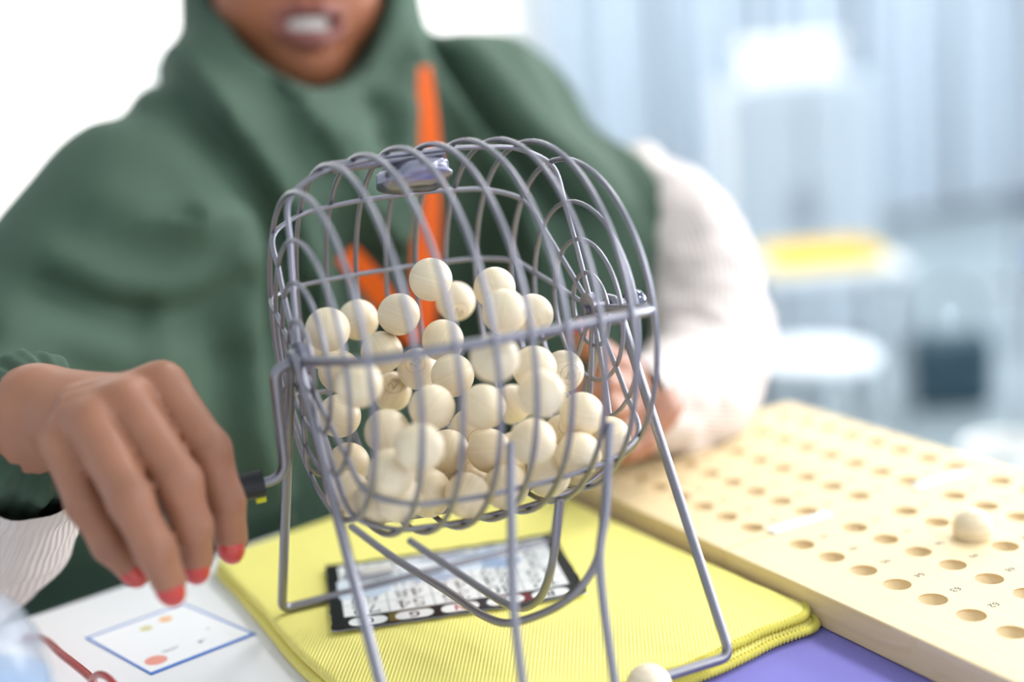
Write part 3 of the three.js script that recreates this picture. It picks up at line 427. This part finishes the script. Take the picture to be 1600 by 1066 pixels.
// ---------------------------------------------------------------- person
{
  const t = thing('person', 'smiling person in a long green headscarf and beige sleeves turning the crank', 'person', [0, 0, 0]);
  const skinA = [0.37, 0.16, 0.09], skinB = [0.31, 0.128, 0.07], lip = [0.25, 0.08, 0.065], knuck = [0.22, 0.095, 0.068];
  const mix = (a, b, s) => a.map((v, i) => v + (b[i] - v) * s);
  // head frame
  const hc = [0.09, 0.398, -0.545], yaw = -0.1, cy = Math.cos(yaw), sy = Math.sin(yaw), tilt = -0.06, ct = Math.cos(tilt), st = Math.sin(tilt);
  const toHead = (x, y, z) => { let a = x - hc[0], b = y - hc[1], c = z - hc[2]; [a, b] = [a * ct + b * st, -a * st + b * ct]; return [a * cy - c * sy, b, a * sy + c * cy]; };
  const headList = [ell([0, 0.022, -0.012], [0.074, 0.1, 0.098]), ell([0, -0.045, 0.03], [0.06, 0.07, 0.066]), ell([0, -0.095, 0.062], [0.024, 0.02, 0.024]), ell([-0.037, -0.036, 0.055], [0.027, 0.03, 0.028]), ell([0.037, -0.036, 0.055], [0.027, 0.03, 0.028]), cone([0, -0.08, -0.02], [0, -0.2, -0.04], 0.05, 0.056)];
  const noseList = [cone([0, 0.03, 0.088], [0, -0.02, 0.108], 0.008, 0.013), ell([-0.014, -0.024, 0.096], [0.01, 0.008, 0.01]), ell([0.014, -0.024, 0.096], [0.01, 0.008, 0.01])];
  const mirror = (l) => [...l, ...l.slice(0, -1).reverse().map(([a, ...b]) => [-a, ...b])];
  const upLip = blend(chain(mirror([[-0.035, -0.053, 0.076, 0.0028], [-0.022, -0.0545, 0.0905, 0.0042], [-0.008, -0.053, 0.0985, 0.0048], [0, -0.0545, 0.099, 0.0045]])), 0.003);
  const loLip = blend(chain(mirror([[-0.034, -0.055, 0.076, 0.0028], [-0.022, -0.0685, 0.0895, 0.0045], [-0.008, -0.0755, 0.0955, 0.0062], [0, -0.076, 0.096, 0.0062]])), 0.003);
  const mouth = ell([0, -0.063, 0.098], [0.025, 0.0065, 0.02]);
  const base = blend(headList, 0.03), nose = blend(noseList, 0.008), sock = [ell([-0.031, 0.023, 0.088], [0.019, 0.009, 0.016]), ell([0.031, 0.023, 0.088], [0.019, 0.009, 0.016])];
  const head = (x, y, z) => { const [a, b, c] = toHead(x, y, z); let d = smin(base(a, b, c), nose(a, b, c), 0.014); for (const s of sock) d = smax(d, -s(a, b, c), 0.01); d = smin(d, upLip(a, b, c), 0.006); d = smin(d, loLip(a, b, c), 0.006); return smax(d, -mouth(a, b, c), 0.004); };
  const faceA = [0.42, 0.15, 0.07], faceB = [0.35, 0.118, 0.054];
  const headColor = (x, y, z) => { const [a, b, c] = toHead(x, y, z); const q = Math.min(upLip(a, b, c), loLip(a, b, c)); const f = Math.max(0, Math.min(1, 1 - (q - 0.0005) / 0.0025)); return mix(mix(faceA, faceB, 0.5 + 0.5 * noise.noise(x * 30, y * 30, z * 30)), lip, f); };
  const headGeo = net(head, [hc[0] - 0.1, hc[1] - 0.21, hc[2] - 0.13], [hc[0] + 0.1, hc[1] + 0.14, hc[2] + 0.14], 0.0042, headColor);

  // crank hand (her right): fingers hang over the handle, thumb behind it
  const F = {
    index: [[...[-0.1462,0.1583,-0.0254], 0.0125], [...[-0.1338,0.1319,0.0033], 0.0102], [...[-0.1303,0.1067,0.0076], 0.009], [...[-0.1292,0.0871,0.0039], 0.008]],
    middle: [[...[-0.1645,0.1549,-0.0159], 0.0125], [...[-0.1523,0.1256,0.0213], 0.0103], [...[-0.1497,0.1033,0.0233], 0.009], [...[-0.1487,0.0857,0.0168], 0.008]],
    ring: [[...[-0.1815,0.1489,-0.0131], 0.012], [...[-0.1751,0.1239,0.0272], 0.0098], [...[-0.1687,0.101,0.0356], 0.0088], [...[-0.1644,0.084,0.0315], 0.0079]],
    little: [[...[-0.1947,0.1416,-0.0217], 0.0108], [...[-0.1915,0.1178,0.0012], 0.0086], [...[-0.1845,0.0984,0.0078], 0.0077], [...[-0.1774,0.0862,0.0083], 0.0069]],
    thumb: [[...[-0.1772,0.1434,-0.0749], 0.014], [...[-0.1529,0.1254,-0.0732], 0.0122], [...[-0.1337,0.1041,-0.0527], 0.0102], [...[-0.124,0.093,-0.0367], 0.0088]],
  };
  const wristA = [-0.2021,0.148,-0.0759], wristB = [-0.2067,0.134,-0.069], fore = [-0.2554,0.0667,-0.2259];
  const palm = blend([...['index', 'middle', 'ring', 'little'].flatMap((k) => [cone([-0.197,0.1471,-0.0678], F[k][0].slice(0, 3).map((v, j) => v + [0.001, -0.002, -0.003][j]), 0.0145, F[k][0][3] * 0.86)]), cone([-0.2012,0.148,-0.0755], [-0.2037,0.1368,-0.0683], 0.0175, 0.017), cone([-0.1835,0.1466,-0.0583], [-0.1708,0.1442,-0.0431], 0.017, 0.015), cone([-0.2021,0.148,-0.0759], fore, 0.0185, 0.023), cone([-0.2052,0.1363,-0.0689], fore, 0.0175, 0.023), cone([-0.1946,0.1442,-0.0716], F.thumb[0].slice(0, 3), 0.013, 0.012)], 0.013);
  const fingers = Object.values(F).map((c) => blend(chain(c), 0.004));
  const tendons = ['index', 'middle', 'ring'].map((k, i) => cone([[-0.1874,0.1637,-0.0305], [-0.1901,0.1605,-0.0242], [-0.1928,0.1558,-0.0198]][i], F[k][0].slice(0, 3).map((v, j) => v + [-0.001, 0.006, 0.0035][j]), 0.0015, 0.0055));
  const crease = Object.values(F).flatMap((c) => [1, 2].map((i) => ({ c: c[i], a: V(c[i + 1]).sub(V(c[i - 1])).normalize(), r: c[i][3] })));
  const hand = (x, y, z) => { let d = palm(x, y, z), fd = 1e3; for (const f of fingers) fd = smin(fd, f(x, y, z), 0.0008); d = smin(d, fd, 0.006);
    if (d < 0.006 && d > -0.006) for (const q of crease) { const ux = x - q.c[0], uy = y - q.c[1], uz = z - q.c[2], l2 = ux * ux + uy * uy + uz * uz; if (l2 < 0.0004) { const u = ux * q.a.x + uy * q.a.y + uz * q.a.z; d += 0.00045 * Math.cos(u / 0.0034 * TAU) * Math.exp(-u * u / 1.6e-5) * Math.exp(-l2 / (q.r * q.r * 2.2)); } } for (const f of tendons) d = smin(d, f(x, y, z), 0.01); return d; };
  const joints = Object.values(F).flatMap((c) => [c[1], c[2]]);
  const handColor = (x, y, z) => { let q = 1; for (const j of joints) q = Math.min(q, Math.hypot(x - j[0], y - j[1], z - j[2]) / (j[3] * 1.25)); const k = Math.max(0, 1 - q) * 1.8; return mix(mix(skinA, skinB, 0.5 + 0.5 * noise.noise(x * 80, y * 80, z * 80)), knuck, Math.min(0.75, k * (0.7 + 0.5 * noise.noise(x * 260, y * 260, z * 260)))); };
  const handGeo = net(hand, [-0.285, 0.035, -0.17], [-0.105, 0.215, 0.085], 0.0024, handColor);

  // other hand (her left), steadying the cage behind its right end
  const G = [
    [[...[0.1866,0.0777,-0.1634], 0.012], [...[0.1551,0.1011,-0.1439], 0.0102], [...[0.1383,0.1137,-0.132], 0.009], [...[0.1278,0.123,-0.1221], 0.008]],
    [[...[0.1801,0.07,-0.1533], 0.0125], [...[0.1469,0.0864,-0.1328], 0.0104], [...[0.1315,0.084,-0.1335], 0.009], [...[0.1274,0.0751,-0.1388], 0.008]],
    [[...[0.1769,0.0595,-0.1465], 0.012], [...[0.1478,0.0691,-0.1282], 0.01], [...[0.1365,0.0611,-0.1313], 0.0088], [...[0.1346,0.0517,-0.1355], 0.008]],
    [[...[0.1779,0.0492,-0.1436], 0.011], [...[0.1565,0.0526,-0.1316], 0.0092], [...[0.1488,0.0459,-0.1334], 0.008], [...[0.1469,0.0385,-0.138], 0.0072]],
    [[...[0.1957,0.0566,-0.143], 0.0125], [...[0.1733,0.0411,-0.1325], 0.011], [...[0.1582,0.04,-0.1277], 0.0095], [...[0.1482,0.0414,-0.1269], 0.0085]],
  ];
  const lw = [0.2369,0.0434,-0.1944], le = [0.3045,0.0321,-0.2568];
  const leftHand = (x, y, z) => smin(blend([cone(lw, le, 0.023, 0.034), ...G.map((c) => cone([0.2187,0.0496,-0.1816], c[0].slice(0, 3), 0.018, c[0][3])), cone(lw, [0.2077,0.0566,-0.1713], 0.022, 0.02)], 0.012)(x, y, z), G.reduce((d, c) => smin(d, c.f(x, y, z), 0.002), 1e3), 0.008);
  for (const c of G) c.f = blend(chain(c), 0.003);
  const lhLo = [Math.min(lw[0], le[0]) - 0.14, 0.0, -0.33], lhHi = [0.36, 0.17, -0.08];
  const leftGeo = net(leftHand, lhLo, lhHi, 0.004, (x, y, z) => mix(skinA, skinB, 0.5 + 0.5 * noise.noise(x * 80, y * 80, z * 80)));

  // torso, upper arms and legs, under the clothes
  const shR = [-0.035, 0.19, -0.52], elR = [-0.2747,0.0301,-0.2795], shL = [0.215, 0.19, -0.54];
  const rest = blend([cone([0.078, 0.24, -0.56], [0.078, 0.1, -0.55], 0.05, 0.11), cone(shR, shL, 0.05, 0.05), cone([0.078, 0.1, -0.55], [0.078, -0.22, -0.54], 0.11, 0.12), cone(shR, elR, 0.046, 0.038), cone(elR, fore, 0.038, 0.032), cone(shL, [0.3301,0.1171,-0.3892], 0.044, 0.036), cone([0.3301,0.1171,-0.3892], [0.3332,0.0841,-0.2958], 0.036, 0.034), cone([0.3332,0.0841,-0.2958], le, 0.034, 0.034), cone([0.0, -0.24, -0.52], [-0.02, -0.26, -0.14], 0.085, 0.06), cone([0.16, -0.24, -0.52], [0.18, -0.26, -0.14], 0.085, 0.06), cone([-0.02, -0.27, -0.14], [-0.02, -0.69, -0.2], 0.055, 0.036), cone([0.18, -0.27, -0.14], [0.18, -0.69, -0.2], 0.055, 0.036), cone([-0.02, -0.72, -0.2], [-0.03, -0.73, -0.05], 0.032, 0.025), cone([0.18, -0.72, -0.2], [0.19, -0.73, -0.05], 0.032, 0.025)], 0.04);
  const bodyGeo = net(rest, [-0.42, -0.77, -0.72], [0.48, 0.32, 0.02], 0.018, () => skinB);
  const body = part('body', mergeGeometries([headGeo, handGeo, leftGeo, bodyGeo]), M.skin, t, 'brown skinned smiling face and hands');
  // teeth and eyes
  const hq = new THREE.Object3D(); hq.position.set(...hc); hq.quaternion.copy(new THREE.Quaternion().setFromAxisAngle(new THREE.Vector3(0, 0, 1), tilt)).multiply(new THREE.Quaternion().setFromAxisAngle(new THREE.Vector3(0, 1, 0), yaw)); hq.updateMatrix();
  part('teeth', sheet((s, q) => { const a = (s - 0.5) * 1.3; return [Math.sin(a) * 0.034, -0.0588 - q * 0.0085, 0.0555 + Math.cos(a) * 0.034]; }, 20, 4).applyMatrix4(hq.matrix), M.teeth, t, 'white upper teeth');
  for (const s of [-1, 1]) { part('eye', new THREE.SphereGeometry(0.0125, 24, 16).translate(s * 0.031, 0.023, 0.0665).applyMatrix4(hq.matrix), M.eye, t); part('iris', new THREE.SphereGeometry(0.0062, 16, 12).translate(s * 0.031, 0.022, 0.0735).applyMatrix4(hq.matrix), M.iris, t); }
  // red nails on both hands
  const nailGeo = (a, b, r, dorsal) => { const ax = V(b).sub(V(a)).normalize(), d = dorsal.clone().addScaledVector(ax, -dorsal.dot(ax)).normalize(), sd = d.clone().cross(ax); const m = new THREE.Matrix4().makeBasis(sd, d, ax); const c = V(b).addScaledVector(ax, r * 0.35).addScaledVector(d, r * 0.42); return new THREE.SphereGeometry(1, 18, 14).scale(r * 0.86, r * 0.62, r * 1.15).applyMatrix4(m).translate(c.x, c.y, c.z); };
  const camDir = new THREE.Vector3(-0.4, 0.1, 0.9).normalize();
  for (const k of ['index', 'middle', 'ring', 'little']) part('fingernail', nailGeo(F[k][2], F[k][3], F[k][3][3], camDir.clone().add(new THREE.Vector3(0, 0.1, 0))), M.nail, t);
  for (const c of G.slice(0, 4)) part('fingernail', nailGeo(c[2], c[3], c[3][3], new THREE.Vector3(-0.2, 0.9, 0.4)), M.nail, t);

  // long green headscarf and cape
  {
    const hood = (() => { const outer = ell([0.011, 0.0, -0.02], [0.101, 0.142, 0.125]), low = ell([0.016, -0.085, -0.005], [0.103, 0.09, 0.1]); return (x, y, z) => { const [a, b, c] = toHead(x, y, z); return smin(outer(a, b, c), low(a, b, c), 0.04); }; })();
    const open = (() => { const e = (x, y, z) => { const [a, b, c] = toHead(x, y, z); const k = Math.hypot(a / 0.074, (b + 0.004) / (b < -0.004 ? 0.112 : 0.1)) - 1; return Math.max(k * 0.075, -(c - 0.0)); }; return e; })();
    const bodyList = [
      cone([0.078, 0.27, -0.53], [0.08, 0.16, -0.5], 0.085, 0.13), cone([-0.03, 0.214, -0.5], [0.25, 0.236, -0.52], 0.068, 0.074), cone([0.08, 0.16, -0.5], [0.08, -0.25, -0.5], 0.13, 0.16),
      cone([-0.02, 0.1, -0.48], [-0.03, -0.25, -0.44], 0.12, 0.15), cone([0.19, 0.1, -0.5], [0.2, -0.25, -0.47], 0.12, 0.15),
      cone([-0.042, 0.212, -0.5], [-0.0815,0.1965,-0.424], 0.064, 0.066), cone([-0.0815,0.1965,-0.424], [-0.1288,0.144,-0.3988], 0.066, 0.066), cone([-0.1288,0.144,-0.3988], [-0.2266,0.0794,-0.3148], 0.066, 0.06), cone([-0.2266,0.0794,-0.3148], [-0.2372,0.0892,-0.2322], 0.06, 0.05), cone([-0.1233,0.1316,-0.4046], [-0.1133,0.0364,-0.3772], 0.07, 0.07), cone([-0.2094,0.0652,-0.3598], [-0.0781,0.0378,-0.3618], 0.06, 0.07), cone([-0.1969,0.0245,-0.378], [-0.2046,-0.1085,-0.4167], 0.08, 0.1), cone([-0.1278,0.0123,-0.3666], [-0.1315,-0.1233,-0.4029], 0.08, 0.1),
      cone([0.25, 0.228, -0.52], [0.2969,0.1252,-0.3835], 0.072, 0.06), cone([0.2942,0.1444,-0.3894], [0.2522,0.0436,-0.3614], 0.06, 0.08),
    ];
    const drape = blend(bodyList, 0.06);
    // folds: soft ridges, narrow creases and overlapping edges drawn as lines across the front of the cloth
    const line2 = (pts) => { const P = smooth(pts, 24); return (x, y) => { let best = 1e9, side = 1; for (let i = 0; i < P.length - 1; i++) { const a = P[i], b = P[i + 1], bx = b[0] - a[0], by = b[1] - a[1], px = x - a[0], py = y - a[1]; let h = (px * bx + py * by) / (bx * bx + by * by || 1e-9); h = h < 0 ? 0 : h > 1 ? 1 : h; const dx = px - bx * h, dy = py - by * h, d2 = dx * dx + dy * dy; if (d2 < best) { best = d2; side = bx * py - by * px > 0 ? 1 : -1; } } return [Math.sqrt(best), side]; }; };
    const ridge = (pts, amp, w) => { const l = line2(pts); return (x, y) => { const d = l(x, y)[0] / w; return d > 3 ? 0 : amp * Math.exp(-d * d); }; };
    const lap = (pts, amp, w1, w2, up) => { const l = line2(pts); return (x, y) => { const [d, sd] = l(x, y); return amp * (sd * up > 0 ? Math.exp(-(d * d) / (w2 * w2)) : Math.exp(-(d * d) / (w1 * w1))); }; };
    const folds = [
      lap([[-0.0241,0.3144,-0.45], [-0.0124,0.2693,-0.42], [0.0049,0.2291,-0.4], [0.0179,0.1937,-0.39], [0.021,0.152,-0.38]], 0.028, 0.007, 0.06, 1),
      lap([[0.0439,0.2737,-0.42], [0.0595,0.2378,-0.4], [0.0707,0.2045,-0.39], [0.0733,0.1647,-0.38]], 0.013, 0.006, 0.035, 1),
      ridge([[0.0472,0.2611,-0.41], [0.0898,0.2496,-0.4], [0.1278,0.2684,-0.41]], 0.01, 0.016),
      ridge([[0.1057,0.2654,-0.41], [0.1065,0.2554,-0.4], [0.1024,0.2432,-0.4]], -0.014, 0.012),
      ridge([[0.1738,0.3283,-0.47], [0.1424,0.267,-0.42], [0.1075,0.2001,-0.39]], 0.012, 0.014),
      ridge([[0.1925,0.311,-0.47], [0.2051,0.2665,-0.44], [0.2243,0.2193,-0.42], [0.2393,0.1719,-0.41]], -0.02, 0.008),
      ridge([[0.1761,0.3039,-0.46], [0.1829,0.2633,-0.43], [0.1978,0.2066,-0.41], [0.208,0.1442,-0.4]], 0.012, 0.013),
      ridge([[0.223,0.3036,-0.48], [0.2463,0.2409,-0.45], [0.2651,0.1785,-0.43]], 0.012, 0.018),
      ridge([[0.2921,0.2901,-0.49], [0.3007,0.2297,-0.46], [0.3007,0.1621,-0.44]], -0.008, 0.012),
      lap([[-0.0516,0.2066,-0.4019], [-0.0243,0.201,-0.3659], [-0.0166,0.178,-0.3457], [-0.0245,0.1364,-0.328], [-0.038,0.0874,-0.3222], [-0.0427,0.0447,-0.3028], [-0.0318,0.003,-0.2878]], 0.022, 0.01, 0.03, -1),
      ridge([[-0.0544,0.1026,-0.3332], [-0.0655,0.0625,-0.3285], [-0.062,0.0211,-0.3169]], -0.02, 0.02),
      ridge([[-0.1572,0.19,-0.389], [-0.1162,0.1694,-0.3545], [-0.0653,0.1634,-0.3415], [-0.0363,0.1718,-0.3418]], 0.012, 0.018),
      ridge([[-0.1638,0.1757,-0.3885], [-0.1313,0.1538,-0.3575], [-0.1115,0.1484,-0.3473]], -0.012, 0.012),
      ridge([[-0.1922,0.159,-0.3635], [-0.1488,0.14,-0.3395], [-0.1009,0.1237,-0.3254]], 0.012, 0.018),
      ridge([[-0.1131,0.1387,-0.3457], [-0.0689,0.1421,-0.338], [-0.0348,0.1556,-0.3372]], -0.01, 0.016),
      ridge([[-0.1161,0.2251,-0.4239], [-0.0772,0.2082,-0.3913], [-0.0415,0.2142,-0.3768]], 0.008, 0.022),
      ridge([[-0.0767,0.2826,-0.4426], [-0.0539,0.271,-0.4184], [-0.0289,0.25,-0.391]], -0.008, 0.02),
      ridge([[-0.0685,0.2915,-0.4411], [-0.0546,0.2925,-0.424], [-0.0369,0.2932,-0.4162]], 0.006, 0.01),
    ];
    const slit = blend(chain([[...[0.1753,0.2822,-0.425], 0.012], [...[0.174,0.2383,-0.405], 0.022], [...[0.1734,0.1871,-0.385], 0.034], [...[0.1591,0.1429,-0.375], 0.048], [...[0.1314,0.0846,-0.37], 0.06]]), 0.02);
    const slit2 = blend(chain([[...[0.0333,0.213,-0.325], 0.006], [...[0.055,0.1811,-0.335], 0.016], [...[0.0739,0.1383,-0.345], 0.035]]), 0.02);
    const cape = (x, y, z) => {
      let d = drape(x, y, z); if (d > -0.07 && d < 0.07 && z > -0.56) for (const f of folds) d -= f(x, y) * 0.85;
      d = smax(d, -slit(x, y, z), 0.012); d = smax(d, -slit2(x, y, z), 0.012);
      let h = smax(hood(x, y, z), -open(x, y, z), 0.012); d = smin(d, h, 0.025); d = Math.max(d, -(toHead(x, y, z)[1] > -0.13 ? open(x, y, z) : 1));
      d += 0.0018 * noise.noise(x * 16, y * 12, z * 16);
      return Math.max(d, -0.3 - y) ;
    };
    part('headscarf', net(cape, [-0.48, -0.34, -0.78], [0.46, 0.58, -0.13], 0.0075), M.green, t, 'long draped green headscarf');
    // dark dress under the cape
    const dress = blend([cone([0.09, 0.2, -0.53], [0.09, 0.05, -0.53], 0.08, 0.115), cone([0.09, 0.05, -0.53], [0.09, -0.28, -0.48], 0.115, 0.16), cone([0.02, -0.3, -0.48], [0.0, -0.3, -0.16], 0.12, 0.1), cone([0.16, -0.3, -0.48], [0.18, -0.3, -0.16], 0.12, 0.1), cone([0.0, -0.3, -0.15], [-0.01, -0.68, -0.19], 0.1, 0.1), cone([0.18, -0.3, -0.15], [0.18, -0.68, -0.19], 0.1, 0.1)], 0.06);
    part('dress', net((x, y, z) => Math.max(dress(x, y, z), -0.735 - y), [-0.2, -0.75, -0.7], [0.38, 0.3, 0.0], 0.014), M.dark, t, 'dark dress');
  }
  // beige knitted sleeves: a swept tube with ribs and creases
  const rib = grey(128, 128, (s, q) => 0.5 + 0.5 * Math.sin(q * TAU * 8));
  const knit = std(0xdcd0cb, { roughness: 0.95, bumpMap: withRepeat(rib, 1, 1), bumpScale: 0.0007 });
  function sleeve(pts, rad, crease, n = 70, m = 60) {
    const c = new THREE.CatmullRomCurve3(pts.map(V)), fr = c.computeFrenetFrames(n), P = c.getSpacedPoints(n);
    return sheet((s, q) => { const i = Math.round(s * n), a = q * TAU, r = rad(s, a) + crease * (noise.noise(s * 9 + Math.sin(a), Math.cos(a) * 1.5, Math.sin(a) * 1.5) + 0.6 * noise.noise(s * 26, Math.cos(a) * 2, Math.sin(a) * 2 + 5)); const d = fr.normals[i].clone().multiplyScalar(Math.cos(a) * r).addScaledVector(fr.binormals[i], Math.sin(a) * r).add(P[i]); return d.toArray(); }, n, m, 4, 8);
  }
  part('sleeve', sleeve([[-0.3039,0.0915,-0.4308], [-0.2925,0.0343,-0.3222], [-0.2551,0.0485,-0.2191], [-0.2267,0.0925,-0.1386], [-0.2098,0.1311,-0.0865]], (s) => 0.05 + 0.012 * Math.sin(Math.min(1, s * 1.15) * 3.1) - 0.008 * Math.max(0, s - 0.85) / 0.15, 0.0045, 90, 70), knit, t, 'beige knitted sleeve of the crank arm');
  part('sleeve', sleeve([[0.3418,0.1698,-0.4191], [0.3443,0.1461,-0.3562], [0.3426,0.1123,-0.3152], [0.3289,0.0758,-0.2844], [0.3039,0.0457,-0.2547], [0.2588,0.0375,-0.2168], [0.2037,0.0541,-0.1781], [0.1788,0.0628,-0.1633]], (s) => 0.044 + 0.005 * Math.sin(s * 3.1) - 0.014 * Math.max(0, s - 0.7) / 0.3, 0.006, 90, 60), knit, t, 'beige knitted sleeve of the arm resting on the board');
  // gathered green cuff at the crank wrist
  const cw = [[-0.237,0.0869,-0.1755], [-0.2168,0.118,-0.1179], [-0.2055,0.1336,-0.0896], [-0.1956,0.1457,-0.0657]];
  part('cuff', sleeve(cw, (s, a) => 0.0375 + 0.002 * Math.sin(s * 3.14) - (s > 0.86 ? 0.015 * ((s - 0.86) / 0.14) ** 2 : 0) + (0.0016 * Math.sin(a * 11 + 5 * s) + 0.001 * Math.sin(a * 23 + s * 13)) * Math.min(1, 0.3 + s), 0.0022, 50, 200), M.green, t, 'gathered green inner cuff');
}
// orange lanyard hanging round the neck
{
  const t = thing('lanyard', 'orange lanyard ribbon hanging over the green headscarf', 'lanyard');
  const ribbon = (pts, w, tw) => { const c = new THREE.CatmullRomCurve3(pts.map(V)); const g = (o) => sheet((s, q) => { const p = c.getPoint(s), tn = c.getTangent(s), sd = new THREE.Vector3(0.92, 0, 0.4).addScaledVector(tn, -tn.dot(new THREE.Vector3(0.92, 0, 0.4))).normalize(), nn = sd.clone().cross(tn).normalize(); return p.addScaledVector(sd, (q - 0.5) * w * (tw ? tw(s) : 1)).addScaledVector(nn, o).toArray(); }, 40, 6); const b = g(-0.001); b.index.array.reverse(); b.computeVertexNormals(); return merge([g(0.0005), b]); };
  part('ribbon', ribbon([[0.1607,0.2938,-0.425], [0.1422,0.247,-0.385], [0.1258,0.1896,-0.36], [0.1148,0.1313,-0.352], [0.1045,0.0872,-0.35]], 0.021, (s) => 0.45 + 0.55 * Math.min(1, s * 3)), M.orange, t);
  part('ribbon', ribbon([[0.0512,0.1638,-0.345], [0.0688,0.1391,-0.345], [0.0873,0.1109,-0.347], [0.1044,0.0861,-0.35]], 0.02), M.orange, t);
}

// ---------------------------------------------------------------- bottle and spectacles at the left
{
  const c = [-0.2524,0.0841,0.0426];
  const t = thing('gel_bottle', 'clear plastic bottle with blue liquid at the left edge', 'bottle', [c[0], TABLE + 0.0004, c[2]]);
  const prof = (o) => [[0, 0.001 + o], [0.03 - o, 0.001 + o], [0.033 - o, 0.004 + o], [0.0335 - o, 0.02], [0.0335 - o, 0.075], [0.031 - o, 0.09], [0.025 - o, 0.104], [0.015 - o, 0.115], [0.012 - o, 0.12], [0.012 - o, 0.128]].map((a) => new THREE.Vector2(...a));
  part('bottle_body', new THREE.LatheGeometry(prof(0), 48), new THREE.MeshPhysicalMaterial({ color: 0xf2f5fa, transmission: 0.75, thickness: 0, roughness: 0.25 }), t);
  part('liquid', new THREE.LatheGeometry([[0, 0.003], [0.029, 0.003], [0.0315, 0.006], [0.0318, 0.06], [0.0318, 0.074], [0, 0.074]].map((a) => new THREE.Vector2(...a)), 48), std(0x7ab8ee, { roughness: 0.3 }), t, 'light blue liquid');
  part('cap', new THREE.CylinderGeometry(0.0145, 0.0145, 0.022, 32).translate(0, 0.138, 0), M.white, t);
}
{
  const y = TABLE + 0.004;
  const red = new THREE.MeshPhysicalMaterial({ color: 0xb4251f, roughness: 0.25, clearcoat: 0.6 });
  const o = [-0.1927,-0.0085,-0.0206], e = [-0.2132,-0.0085,-0.1658];
  const t = thing('spectacles', 'red framed spectacles lying on the white paper', 'spectacles', [o[0], y, o[2]]); t.rotation.y = -1.3;
  const rim = (cx) => Array.from({ length: 40 }, (_, k) => { const a = k / 40 * TAU; return [cx + 0.022 * Math.cos(a) * (1 + 0.06 * Math.cos(2 * a)), 0.016 + 0.016 * Math.sin(a), 0.0]; });
  const lay = new THREE.Group(); 
  for (const s of [0, 1]) { part('rim', wire(rim(s * 0.058), 0.0018, true), red, t); part('lens', new THREE.CylinderGeometry(0.0205, 0.0205, 0.0012, 32).rotateX(Math.PI / 2).scale(1, 0.75, 1).translate(s * 0.058, 0.016, 0), M.glass, t); }
  part('bridge', wire(smooth([[0.021, 0.02, 0], [0.029, 0.024, 0.001], [0.037, 0.02, 0]], 12), 0.0018), red, t);
  t.updateMatrixWorld(); const k = t.worldToLocal(V(e));
  part('temple', wire(smooth([[-0.022, 0.02, 0], [-0.03, 0.018, -0.004], [-0.03 + (k.x + 0.03) * 0.5, 0.012, k.z * 0.55], [k.x, 0.001, k.z], [k.x - 0.015, -0.001, k.z + 0.004]], 30), 0.0023), red, t);
  part('temple', wire(smooth([[0.08, 0.02, 0], [0.086, 0.018, -0.006], [0.09, 0.006, -0.06], [0.088, 0, -0.1]], 30), 0.0023), red, t);
}
renderer.render(scene, camera);
